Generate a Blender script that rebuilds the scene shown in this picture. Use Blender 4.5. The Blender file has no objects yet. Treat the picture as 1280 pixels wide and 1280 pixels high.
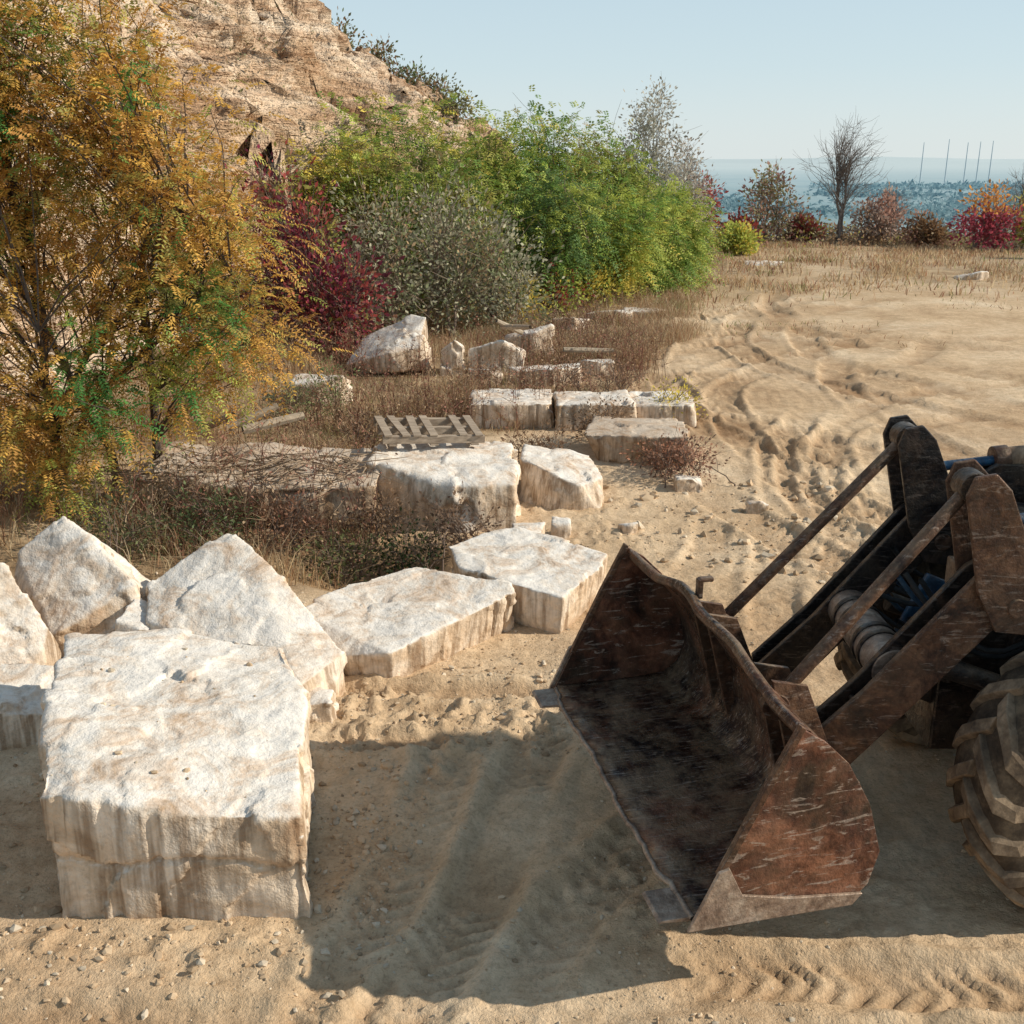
import bpy, bmesh, math
import numpy as np
from mathutils import Vector, Matrix
sc=bpy.context.scene
# ---------------------------------------------------------------- noise
T2=np.random.default_rng(1).random((256,256)); T3=np.random.default_rng(2).random((64,64,64))
def n2(x,y,s=1.0,o=0.0):
    x=np.asarray(x,float)*s+o*17.3+1000; y=np.asarray(y,float)*s+o*9.1+1000
    ix=np.floor(x).astype(np.int64); iy=np.floor(y).astype(np.int64); fx=x-ix; fy=y-iy
    fx=fx*fx*(3-2*fx); fy=fy*fy*(3-2*fy)
    a=T2[ix&255,iy&255]; b=T2[(ix+1)&255,iy&255]; c=T2[ix&255,(iy+1)&255]; d=T2[(ix+1)&255,(iy+1)&255]
    return ((a*(1-fx)+b*fx)*(1-fy)+(c*(1-fx)+d*fx)*fy)*2-1
def fbm2(x,y,s,oct=4,o=0.0,g=.5):
    r=0;a=1.0;t=0
    for i in range(oct): r=r+a*n2(x,y,s*2.03**i,o+i*3.7); t+=a; a*=g
    return r/t
def n3(p,s,o=0.0):
    q=p*s+o*7.7+500; i=np.floor(q).astype(np.int64); f=q-i; f=f*f*(3-2*f); r=0
    for dx in (0,1):
        for dy in (0,1):
            for dz in (0,1):
                w=(f[:,0] if dx else 1-f[:,0])*(f[:,1] if dy else 1-f[:,1])*(f[:,2] if dz else 1-f[:,2])
                r=r+w*T3[(i[:,0]+dx)&63,(i[:,1]+dy)&63,(i[:,2]+dz)&63]
    return r*2-1
def fbm3(p,s,oct=4,o=0.0,g=.5):
    r=0;a=1.0;t=0
    for i in range(oct): r=r+a*n3(p,s*2.03**i,o+i*3.1); t+=a; a*=g
    return r/t
def sst(a,b,x): t=np.clip((x-a)/(b-a),0,1); return t*t*(3-2*t)
def nrm(v): return v/(np.linalg.norm(v,axis=-1,keepdims=True)+1e-9)
# ---------------------------------------------------------------- mesh helper
def mesh_np(name,V,FL,cols=None,mats=(),midx=None,smooth=False,parent=None):
    me=bpy.data.meshes.new(name); V=np.asarray(V,np.float32)
    me.vertices.add(len(V)); me.vertices.foreach_set('co',V.ravel())
    FL=[np.asarray(f,np.int32) for f in FL if len(f)]
    li=np.concatenate([f.ravel() for f in FL]); st=[];off=0
    for f in FL:
        st.append(off+np.arange(len(f))*f.shape[1]); off+=f.size
    st=np.concatenate(st).astype(np.int32)
    me.loops.add(len(li)); me.loops.foreach_set('vertex_index',li)
    me.polygons.add(len(st)); me.polygons.foreach_set('loop_start',st)
    if midx is not None: me.polygons.foreach_set('material_index',np.asarray(midx,np.int32))
    me.polygons.foreach_set('use_smooth',np.full(len(st),smooth))
    me.update(calc_edges=True)
    if cols is not None:
        a=me.color_attributes.new('Col','FLOAT_COLOR','POINT')
        c=np.ones((len(V),4),np.float32); c[:,:3]=cols; a.data.foreach_set('color',c.ravel())
    for m in mats: me.materials.append(m)
    ob=bpy.data.objects.new(name,me); sc.collection.objects.link(ob)
    if parent: ob.parent=parent
    return ob
class Acc:
    def __init__(s): s.V=[];s.Q=[];s.T=[];s.C=[];s.mq=[];s.mt=[];s.n=0
    def add(s,V,F,col,m=0):
        V=np.asarray(V,float).reshape(-1,3); F=np.asarray(F,int)
        s.V.append(V); c=np.asarray(col,float)
        s.C.append(np.broadcast_to(c,(len(V),3)) if c.ndim==1 else c)
        if F.shape[1]==4: s.Q.append(F+s.n); s.mq.append(np.full(len(F),m))
        else: s.T.append(F+s.n); s.mt.append(np.full(len(F),m))
        s.n+=len(V)
    def build(s,name,mats,smooth=False):
        FL=[];mi=[]
        if s.Q: FL.append(np.concatenate(s.Q)); mi.append(np.concatenate(s.mq))
        if s.T: FL.append(np.concatenate(s.T)); mi.append(np.concatenate(s.mt))
        return mesh_np(name,np.concatenate(s.V),FL,np.concatenate(s.C),mats,np.concatenate(mi),smooth)
def tube(acc,P,rad,k,col,m=0):
    P=np.asarray(P,float); n=len(P); t=np.gradient(P,axis=0); t=nrm(t)
    ref=np.where(np.abs(t[:,2:3])>.9,np.array([[1.,0,0]]),np.array([[0,0,1.]]))
    a=nrm(np.cross(t,ref)); b=np.cross(t,a); th=np.arange(k)*2*math.pi/k
    V=P[:,None]+np.asarray(rad)[:,None,None]*(np.cos(th)[None,:,None]*a[:,None]+np.sin(th)[None,:,None]*b[:,None])
    F=[]
    for i in range(n-1):
        for j in range(k): F.append((i*k+j,i*k+(j+1)%k,(i+1)*k+(j+1)%k,(i+1)*k+j))
    acc.add(V.reshape(-1,3),F,col,m)
# ---------------------------------------------------------------- materials
class N:
    def __init__(s,name):
        s.m=bpy.data.materials.new(name); s.m.use_nodes=True; s.t=s.m.node_tree; s.t.nodes.clear()
        s.out=s.t.nodes.new('ShaderNodeOutputMaterial')
    def n(s,ty,**k):
        x=s.t.nodes.new('ShaderNode'+ty)
        for a,b in k.items(): setattr(x,a,b)
        return x
    def l(s,a,b): s.t.links.new(a,b)
    def noise(s,vec,sc_,det=4,rough=.6,dist=0):
        x=s.n('TexNoise'); x.inputs['Scale'].default_value=sc_; x.inputs['Detail'].default_value=min(det,4.5)
        x.inputs['Roughness'].default_value=rough; x.inputs['Distortion'].default_value=dist
        if vec is not None: s.l(vec,x.inputs['Vector'])
        return x.outputs['Fac']
    def ramp(s,f,stops):
        x=s.n('ValToRGB'); e=x.color_ramp.elements
        while len(e)<len(stops): e.new(.5)
        for i,(p,c) in enumerate(stops):
            e[i].position=p; e[i].color=(c,c,c,1) if isinstance(c,(int,float)) else (*c,1)
        s.l(f,x.inputs[0]); return x.outputs[0]
    def mix(s,f,a,b,bt='MIX'):
        x=s.n('Mix',data_type='RGBA',blend_type=bt)
        for i,v in ((0,f),(6,a),(7,b)):
            if isinstance(v,(int,float)): x.inputs[i].default_value=v
            elif isinstance(v,tuple): x.inputs[i].default_value=(*v,1)
            else: s.l(v,x.inputs[i])
        return x.outputs[2]
    def math(s,op,a,b=0.0):
        x=s.n('Math',operation=op)
        for i,v in ((0,a),(1,b)):
            if isinstance(v,(int,float)): x.inputs[i].default_value=v
            else: s.l(v,x.inputs[i])
        return x.outputs[0]
    def bump(s,h,st,d,prev=None):
        x=s.n('Bump'); x.inputs['Strength'].default_value=st; x.inputs['Distance'].default_value=d
        s.l(h,x.inputs['Height'])
        if prev: s.l(prev,x.inputs['Normal'])
        return x.outputs[0]
    def bsdf(s,col,rough=.9,metal=0,norm=None,spec=.3):
        x=s.n('BsdfPrincipled')
        for k,v in (('Base Color',col),('Roughness',rough),('Metallic',metal),('Specular IOR Level',spec)):
            if isinstance(v,(int,float)): x.inputs[k].default_value=v
            elif isinstance(v,tuple): x.inputs[k].default_value=(*v,1)
            else: s.l(v,x.inputs[k])
        if norm: s.l(norm,x.inputs['Normal'])
        s.l(x.outputs[0],s.out.inputs[0]); return x
def pos(m): return m.n('NewGeometry').outputs['Position']
def m_ground():
    m=N('sandy_ground'); p=pos(m)
    at=m.n('Attribute',attribute_name='Col'); sp=m.n('SeparateColor'); m.l(at.outputs['Color'],sp.inputs[0])
    a=m.ramp(m.noise(p,.4,4.5,.66),[(.3,(.50,.345,.21)),(.45,(.65,.475,.305)),(.56,(.73,.555,.375)),(.7,(.80,.65,.47))])
    b=m.ramp(m.noise(p,6,4.5,.78),[(.3,(.64,.58,.51)),(.6,(1.06,1.05,1.03))])
    c=m.mix(.7,a,b,'MULTIPLY')
    f=m.ramp(m.noise(p,34,3,.75),[(.34,.6),(.5,1.0)])
    c=m.mix(.6,c,f,'MULTIPLY')
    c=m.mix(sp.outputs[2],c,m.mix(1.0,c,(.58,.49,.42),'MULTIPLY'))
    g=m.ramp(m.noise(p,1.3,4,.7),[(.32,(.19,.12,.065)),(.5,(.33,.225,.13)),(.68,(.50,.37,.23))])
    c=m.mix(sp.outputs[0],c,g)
    mp=m.n('Mapping'); mp.inputs['Scale'].default_value=(1,.3,1); m.l(p,mp.inputs[0])
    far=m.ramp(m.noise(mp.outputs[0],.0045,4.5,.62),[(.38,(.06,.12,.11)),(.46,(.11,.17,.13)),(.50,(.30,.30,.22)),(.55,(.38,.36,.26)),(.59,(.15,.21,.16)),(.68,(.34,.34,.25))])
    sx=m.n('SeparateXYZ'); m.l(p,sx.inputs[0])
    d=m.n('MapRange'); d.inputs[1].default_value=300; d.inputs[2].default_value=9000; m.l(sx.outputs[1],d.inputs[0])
    hz=m.ramp(d.outputs[0],[(0,(.20,.32,.36)),(.2,(.25,.37,.42)),(.45,(.36,.47,.51)),(1,(.52,.59,.60))])  # air haze painted into the far land colour, paler with distance
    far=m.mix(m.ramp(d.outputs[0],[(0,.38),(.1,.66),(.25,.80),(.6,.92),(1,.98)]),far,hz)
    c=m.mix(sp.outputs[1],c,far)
    nb=m.bump(m.noise(p,22,4.5,.78),.7,.035)
    m.bsdf(c,.95,0,nb,.1); return m.m
def m_rock(name='limestone',dark=1.0,tint=(1,1,1)):
    m=N(name); g=m.n('NewGeometry'); p=g.outputs['Position']
    sx=m.n('SeparateXYZ'); m.l(g.outputs['Normal'],sx.inputs[0])
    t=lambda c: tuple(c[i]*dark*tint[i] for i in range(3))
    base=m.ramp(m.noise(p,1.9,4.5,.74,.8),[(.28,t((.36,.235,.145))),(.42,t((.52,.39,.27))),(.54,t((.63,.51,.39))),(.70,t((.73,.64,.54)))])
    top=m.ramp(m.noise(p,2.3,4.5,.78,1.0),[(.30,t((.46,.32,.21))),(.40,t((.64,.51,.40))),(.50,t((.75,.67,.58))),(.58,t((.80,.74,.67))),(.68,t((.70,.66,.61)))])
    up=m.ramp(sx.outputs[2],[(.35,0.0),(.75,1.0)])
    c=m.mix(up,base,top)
    mp=m.n('Mapping'); mp.inputs['Scale'].default_value=(1,1,.07); m.l(p,mp.inputs[0])
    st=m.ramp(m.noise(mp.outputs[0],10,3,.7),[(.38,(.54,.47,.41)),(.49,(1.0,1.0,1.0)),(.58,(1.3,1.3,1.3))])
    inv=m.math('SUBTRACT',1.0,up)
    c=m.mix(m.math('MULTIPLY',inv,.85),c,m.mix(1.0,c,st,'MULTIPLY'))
    f=m.ramp(m.noise(p,15,4.5,.8),[(.34,.6),(.5,1.0)])
    c=m.mix(.55,c,f,'MULTIPLY')
    nb=m.bump(m.noise(p,7,4.5,.78),.65,.035); nb=m.bump(m.noise(p,50,3,.7),.4,.007,nb)
    m.bsdf(c,.92,0,nb,.15); return m.m
def m_hill():
    m=N('sandstone_slope'); g=m.n('NewGeometry'); p=g.outputs['Position']
    sx=m.n('SeparateXYZ'); m.l(g.outputs['Normal'],sx.inputs[0])
    mp=m.n('Mapping'); mp.inputs['Scale'].default_value=(.18,.18,1.3); m.l(p,mp.inputs[0])
    r=m.ramp(m.noise(mp.outputs[0],1.5,4.5,.75,.6),[(.36,(.38,.24,.15)),(.46,(.62,.44,.30)),(.55,(.76,.59,.43)),(.68,(.85,.71,.56))])
    v=m.ramp(m.noise(p,.6,4.5,.8),[(.36,(.24,.16,.09)),(.5,(.42,.29,.18)),(.62,(.60,.45,.31))])
    n=m.noise(p,.35,4,.7)
    up=m.math('ADD',m.math('MULTIPLY',sx.outputs[2],1.0),m.math('MULTIPLY',n,.7))
    c=m.mix(m.ramp(up,[(1.0,0.0),(1.25,1.0)]),r,v)
    f=m.ramp(m.noise(p,3.5,4.5,.8),[(.36,.55),(.55,1.05)])
    c=m.mix(.7,c,f,'MULTIPLY')
    br=m.ramp(m.noise(p,.16,4,.65),[(.40,(.70,.60,.50)),(.54,(1.0,1.0,1.0))]); c=m.mix(.85,c,br,'MULTIPLY')
    nb=m.bump(m.noise(p,1.3,4.5,.8),.8,.55); nb=m.bump(m.noise(mp.outputs[0],4,4,.7),.9,.28,nb)
    m.bsdf(c,.95,0,nb,.1); return m.m
def m_leaf():
    m=N('foliage'); at=m.n('Attribute',attribute_name='Col')
    d=m.n('BsdfPrincipled'); m.l(at.outputs['Color'],d.inputs['Base Color']); d.inputs['Roughness'].default_value=.6; d.inputs['Specular IOR Level'].default_value=.25
    t=m.n('BsdfTranslucent'); m.l(at.outputs['Color'],t.inputs[0])
    x=m.n('MixShader'); x.inputs[0].default_value=.4; m.l(d.outputs[0],x.inputs[1]); m.l(t.outputs[0],x.inputs[2]); m.l(x.outputs[0],m.out.inputs[0]); return m.m
def m_bark():
    m=N('bark'); at=m.n('Attribute',attribute_name='Col'); p=pos(m)
    c=m.mix(.6,at.outputs['Color'],m.ramp(m.noise(p,20,3,.7),[(.3,.4),(.7,1.2)]),'MULTIPLY')
    m.bsdf(c,.9); return m.m
def m_metal(name,cols,metal=.25,rough=.55,scr=.5,dust=.35,s0=3.2):
    m=N(name); tc=m.n('TexCoord'); p=tc.outputs['Object']
    a=m.ramp(m.noise(p,s0,4.5,.78,.6),[(.36,cols[0]),(.5,cols[1]),(.64,cols[2])])
    mp=m.n('Mapping'); mp.inputs['Rotation'].default_value=(.5,.7,.9); mp.inputs['Scale'].default_value=(2.6,40,13); m.l(p,mp.inputs[0])
    s=m.ramp(m.noise(mp.outputs[0],1.8,4.5,.72,.9),[(.56,0.0),(.62,1.0)])
    c=m.mix(m.math('MULTIPLY',s,scr),a,(.46,.38,.32))
    b=m.ramp(m.noise(p,21,4,.78),[(.35,.42),(.6,1.15)]); c=m.mix(.7,c,b,'MULTIPLY')
    g=m.n('NewGeometry'); sx=m.n('SeparateXYZ'); m.l(g.outputs['Normal'],sx.inputs[0])
    du=m.math('MULTIPLY',m.ramp(sx.outputs[2],[(.2,.25),(.9,1.0)]),m.ramp(m.noise(p,4,4.5,.75),[(.42,0.0),(.62,dust)]))
    c=m.mix(du,c,(.45,.32,.2))
    nb=m.bump(m.noise(p,8,4.5,.75),.45,.03)
    rr=m.ramp(m.noise(p,3,4,.7),[(.4,max(rough-.17,.2)),(.6,min(rough+.2,1))])
    m.bsdf(c,rr,metal,nb,.4); return m.m
def m_rubber(name,a,b,c_):
    m=N(name); tc=m.n('TexCoord'); p=tc.outputs['Object']
    c=m.ramp(m.noise(p,5,4.5,.75),[(.3,a),(.48,b),(.66,c_)])
    m.bsdf(c,.95,0,m.bump(m.noise(p,30,4,.7),.5,.01),.1); return m.m
def m_wood():
    m=N('weathered_wood'); p=pos(m); mp=m.n('Mapping'); mp.inputs['Scale'].default_value=(2,14,14); m.l(p,mp.inputs[0])
    m.bsdf(m.ramp(m.noise(mp.outputs[0],2,4,.6),[(.3,(.20,.15,.11)),(.7,(.46,.37,.28))]),.9); return m.m
def m_attr(name,rough=.95):
    m=N(name); at=m.n('Attribute',attribute_name='Col'); m.bsdf(at.outputs['Color'],rough,0,None,.1); return m.m
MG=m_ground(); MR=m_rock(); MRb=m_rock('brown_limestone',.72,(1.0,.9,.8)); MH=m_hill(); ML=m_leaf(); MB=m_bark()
MBUCK=m_metal('worn_rusty_bucket_steel',[(.022,.013,.011),(.115,.046,.028),(.27,.12,.07)],.25,.5,.65,.4,1.7)
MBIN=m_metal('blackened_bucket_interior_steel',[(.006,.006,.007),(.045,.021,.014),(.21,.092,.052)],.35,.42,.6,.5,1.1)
MRUST=m_metal('rusty_arm_steel',[(.025,.015,.012),(.085,.042,.026),(.18,.095,.055)],.3,.55,.35,.4)
MDARK=m_metal('greasy_dark_steel',[(.010,.010,.012),(.024,.02,.02),(.075,.048,.036)],.4,.45,.2,.35)
MBLUE=m_metal('faded_blue_paint',[(.012,.03,.055),(.02,.07,.14),(.03,.11,.2)],.1,.5,.2,.4)
MTAN=m_metal('dusty_cylinder_paint',[(.16,.09,.05),(.32,.20,.12),(.44,.32,.22)],.1,.6,.2,.3)
MPALE=m_metal('scraped_bare_steel',[(.18,.12,.09),(.34,.25,.19),(.48,.39,.31)],.3,.5,.3,.2)
MRUB=m_rubber('dusty_rubber',(.035,.028,.022),(.08,.06,.043),(.18,.135,.09)); MRUB2=m_rubber('dusty_rubber_lug',(.07,.052,.04),(.17,.125,.085),(.33,.245,.165))
MW=m_wood(); MST=m_attr('gravel_stone')
# ---------------------------------------------------------------- terrain
def prof_track(s,d,w,dep,lug,la,x,y,o):
    ins=1-sst(w/2-.05,w/2+.03,np.abs(d)); ph=(s+np.abs(d)*.8)/lug+.25*n2(x,y,3,o); tri=np.abs((ph%1)*2-1)
    z=ins*(-dep+dep*la*sst(.3,.7,tri)*np.clip(.6+.8*n2(x,y,2.3,o+2),0,1.2))
    return z+dep*.7*np.exp(-((np.abs(d)-w/2-.07)/.06)**2)*(1+.7*n2(x,y,6,o))
def arc(x,y,cx,cy,Rr,w,dep,a0,a1,lug=.2,la=.5,o=0):
    dx=x-cx; dy=y-cy; r=np.hypot(dx,dy); a=np.degrees(np.arctan2(dy,dx))%360
    d=r-Rr+.15*n2(a/12,a*0,1,o); s=np.radians(a)*Rr; m=sst(a0-2,a0+1,a)*(1-sst(a1-1,a1+2,a))
    m=m*np.clip(.55+.9*n2(x,y,.6,o),0,1)
    return prof_track(s,d,w,dep*.78,lug,la,x,y,o)*m
def line(x,y,x0,y0,x1,y1,w,dep,lug=.17,la=.75,o=0,wn=.6):
    L=math.hypot(x1-x0,y1-y0); ux,uy=(x1-x0)/L,(y1-y0)/L
    s=(x-x0)*ux+(y-y0)*uy; d=-(x-x0)*uy+(y-y0)*ux+.15*n2(s,s*0,.6,o)
    m=sst(-.3,.1,s)*(1-sst(L-.1,L+.3,s))*np.clip(.75+wn*1.3*n2(x,y,1.3,o),0,1)
    return prof_track(s,d,w,dep,lug,la,x,y,o)*m
def ground_z(x,y,fine=True):
    x=np.asarray(x,float); y=np.asarray(y,float)
    z=.10*fbm2(x,y,.18,3,1)*sst(0,12,np.hypot(x,y-3)*1.0)
    z=z-.34*np.exp(-(((x+1.5)/.75)**2+((y-10.7)/.6)**2)**1.5)
    z=z+.25*sst(-2.5,-6,x)*sst(9,12,y)
    z=z+.22*np.exp(-((y-41)/4)**2)*sst(4,9,x)
    if fine:
        near=1-sst(25,45,y)
        z=z+near*(.028*fbm2(x,y,1.6,4,2)+.020*np.abs(fbm2(x,y,5,4,5))+.011*fbm2(x,y,13,3,7))
        cl=sst(.1,.5,fbm2(x,y,.7,3,11))+.9*np.exp(-((y-7.35)/.45)**2)*sst(-1.6,-1.1,x)*(1-sst(.3,.8,x))+.8*np.exp(-((y-4.75)/.18)**2)*(1-sst(-1.6,-1,x))
        z=z+near*cl*(.04*np.clip(fbm2(x,y,8,3,13),0,1)*2+.020*np.clip(fbm2(x,y,19,2,14),0,1)*2)
        for i,t in enumerate([(-1.3,7.72,1.4,7.55,.26,.065),(-1.2,7.05,1.2,6.95,.24,.06),(-.9,8.3,.8,8.15,.22,.03),
            (.25,7.0,-.75,3.6,.42,.038),(-.35,6.9,-1.0,3.6,.4,.032),(1.3,6.9,.2,4.6,.4,.034),
            (-3.6,4.3,-.9,4.1,.4,.03),(3.0,8.6,4.6,16,.45,.035),(2.3,8.4,3.6,15,.45,.035),(1.2,8.8,2.4,12,.4,.025)]):
            z=z+line(x,y,*t,lug=.12+.01*(i%3),o=i)
        for i,t in enumerate([(1.0,4.5,4.2,4.62,.34,.06),(.7,4.02,4.2,4.1,.36,.06),(.2,3.6,4.2,3.66,.3,.05)]):
            z=z+line(x,y,*t,lug=.15,o=i+50,wn=.3,la=.9)
        for i,t in enumerate([(9.5,13.5,5.2,.5,.055,90,260),(9.5,13.5,6.0,.5,.055,100,250),(9,20,6.2,.55,.06,120,290),(9,20,7.2,.55,.06,120,280),(9.5,13.5,4.3,.4,.05,100,250),(8.5,19,5.,.4,.05,120,280),
            (4,26,5.5,.6,.07,180,350),(14,16,12.,.6,.06,110,230),(14,16,10.6,.6,.06,110,230),(10,32,8,.7,.07,150,340),(10,31,6,.7,.07,150,340),(16,24,11,.7,.07,120,260),(16,24,9.4,.7,.07,120,260),(20,28,13,.7,.07,120,260),(18,20,15.5,.6,.06,120,200),(22,18,16,.6,.07,120,220),(14,30,7,.6,.07,150,300),(12,12,8.5,.5,.06,100,200)]):
            z=z+arc(x,y,*t,lug=.17,o=i+20)
    e=y-57-3*n2(x,y,.05,9)
    z=z-62*sst(0,420,e)-.09*np.clip(e,0,40)
    z=z+sst(250,500,y)*(1-sst(4000,6000,y))*9*np.abs(fbm2(x,y,.006,3,33))
    z=z+sst(7000,12000,y)*(1-sst(16000,22000,y))*np.clip(40+75*fbm2(x,y,.0003,4,35),0,200)
    e2=x-42; z=z-30*sst(0,300,e2)
    z=z+(36*np.exp(-((x-560)/240)**2-((y-900)/330)**2))
    return z
ax=[0.0];st=.028
while ax[-1]<30000:
    if ax[-1]>4.6: st*=1.03 if ax[-1]<60 else 1.06
    ax.append(ax[-1]+st)
bx=[0.0];st=.03
while bx[-1]<30000:
    if bx[-1]>3.8: st*=1.035 if bx[-1]<60 else 1.15
    bx.append(bx[-1]+st)
xs=np.array([-v for v in bx[:0:-1]]+ax)
ys=[3.6];st=.024
while ys[-1]<32000:
    if ys[-1]>9: st*=1.0135 if ys[-1]<62 else 1.04
    ys.append(ys[-1]+st)
yb=[3.6-v for v in (60,30,15,8,4,2,1,.4)]
ys=np.array(yb+ys)
X,Y=np.meshgrid(xs,ys); Z=ground_z(X,Y)
nx,ny=len(xs),len(ys)
def verge(x,y):
    bl=-2.6+(y-9.5)*.30+ .9*fbm2(x,y,.5,4,3)
    bl=np.where(y>16,-.65+2.9*sst(15,19,y)+(y-19).clip(0)*.25+.9*fbm2(x,y,.5,4,3),bl)
    return (1-sst(-.4,.4,x-bl))*sst(9.3,10.3,y)
def field(x,y): return sst(31,38,y+3.5*fbm2(x,y,.12,4,8))*np.clip(.75+.8*fbm2(x,y,.25,4,4),0,1)
Mg=np.clip(np.maximum(verge(X,Y),field(X,Y)*.9),0,1)
Mf=sst(60,150,Y)
Mf=np.maximum(Mf,sst(60,200,np.abs(X)))
hf=ground_z(X,Y)-ground_z(X,Y,False)
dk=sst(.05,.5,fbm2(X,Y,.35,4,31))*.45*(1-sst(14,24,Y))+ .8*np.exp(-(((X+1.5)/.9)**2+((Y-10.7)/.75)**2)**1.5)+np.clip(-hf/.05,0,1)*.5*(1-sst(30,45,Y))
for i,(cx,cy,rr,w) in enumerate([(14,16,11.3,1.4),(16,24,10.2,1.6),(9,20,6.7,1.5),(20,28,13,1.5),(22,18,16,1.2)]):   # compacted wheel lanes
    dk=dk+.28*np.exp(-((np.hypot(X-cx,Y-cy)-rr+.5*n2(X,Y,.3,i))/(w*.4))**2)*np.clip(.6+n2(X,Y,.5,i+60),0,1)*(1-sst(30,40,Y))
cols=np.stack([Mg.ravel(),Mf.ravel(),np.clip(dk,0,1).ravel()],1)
idx=np.arange(nx*ny).reshape(ny,nx)
F=np.stack([idx[:-1,:-1],idx[:-1,1:],idx[1:,1:],idx[1:,:-1]],-1).reshape(-1,4)
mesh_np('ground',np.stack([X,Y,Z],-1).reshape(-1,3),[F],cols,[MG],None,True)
# hill
PS=[-50,0,3,4.2,4.8,7,10,12,16,30,80]; PZ=[-1,-.2,.8,1.8,4.6,6.2,8.8,12.5,19,30,42]
def hill_z(x,y):
    s1=-( (x+7)*.93-(y-15)*.37 ); s2=((46-y)+(6-x)*.9)/1.35
    s3=(y-9)*1.0+ (-x-7)*.6
    s=np.minimum(np.minimum(s1,s2),s3+2)
    s=s+1.9*fbm2(x,y,.16,4,41)+.9*(np.abs(fbm2(x,y,.6,4,43))*2-.5)
    z=np.interp(s,PS,PZ)
    st=1.15; q=z/st+1.0*fbm2(x,y,.2,3,44); fq=q-np.floor(q)
    z=np.where(z>1.5,z+st*(sst(.6,.9,fq)-fq)*.95*np.clip(.7+1.3*n2(x,y,.3,48),0,1.1),z)
    return z+.32*fbm2(x,y,1.1,4,46,.55)*(z>.3)
hx=np.arange(-34,14,.13); hy=np.arange(8,62,.13); HX,HY=np.meshgrid(hx,hy); HZ=hill_z(HX,HY)
HXd=HX+.8*fbm2(HX,HY+HZ*3,.8,4,50,.55); HYd=HY+.5*fbm2(HX+HZ*2,HY,.9,3,52)
i2=np.arange(HX.size).reshape(HX.shape)
F=np.stack([i2[:-1,:-1],i2[:-1,1:],i2[1:,1:],i2[1:,:-1]],-1).reshape(-1,4)
keep=(HZ.ravel()[F].max(1)>-.3); F=F[keep]
mesh_np('hillside',np.stack([HXd,HYd,HZ],-1).reshape(-1,3),[F],None,[MH],None,True)
def top_z(x,y): return np.maximum(ground_z(x,y,False),hill_z(np.asarray(x,float),np.asarray(y,float)))
# ---------------------------------------------------------------- foliage
def add_leaves(acc,O,D,size,kind,col,rng,m=1):
    n=len(O)
    if kind=='simple':
        D=nrm(D); B=nrm(np.cross(D,rng.normal(size=(n,3)))); L=size*rng.uniform(.6,1.3,(n,1)); W=L*.5
        V=np.stack([O,O+D*L*.5+B*W*.5,O+D*L,O+D*L*.5-B*W*.5],1)
        acc.add(V.reshape(-1,3),np.arange(4*n).reshape(-1,4),np.repeat(col,4,0),m)
    else:
        npair,ll=kind; D=nrm(D); S=nrm(np.cross(D,np.array([0,0,1.])+rng.normal(size=(n,3))*.35)); L=size*rng.uniform(.65,1.25,(n,1))
        for i in range(npair):
            t=(i+1.2)/(npair+.6)
            P=O+D*L*t+np.array([0,0,-1.])*L*.42*t*t; Tn=nrm(D+np.array([0,0,-1.])*.84*t)
            for sg in (1,-1):
                A=nrm(sg*S*.95+Tn*.35+np.array([0,0,-.25])+rng.normal(size=(n,3))*.15)
                l=ll*(1-.35*abs(t-.4))*rng.uniform(.8,1.15,(n,1)); W=l*.42
                V=np.stack([P,P+A*l*.45+Tn*W*.5,P+A*l,P+A*l*.45-Tn*W*.5],1)
                c=col*rng.uniform(.85,1.15,(n,1))
                acc.add(V.reshape(-1,3),np.arange(4*n).reshape(-1,4),np.repeat(c,4,0),m)
def pal_mix(cs,ws,var=.22,freq=.9):
    cs=np.array(cs,float); ws=np.array(ws,float)/sum(ws)
    def f(P,rng,o=0):
        u=np.clip(.5+.75*fbm3(P,freq,2,o)+rng.normal(size=len(P))*.14,0,.9999)
        k=np.searchsorted(np.cumsum(ws),u); k=np.clip(k,0,len(cs)-1)
        return cs[k]*rng.uniform(1-var,1+var,(len(P),1))
    return f
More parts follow.
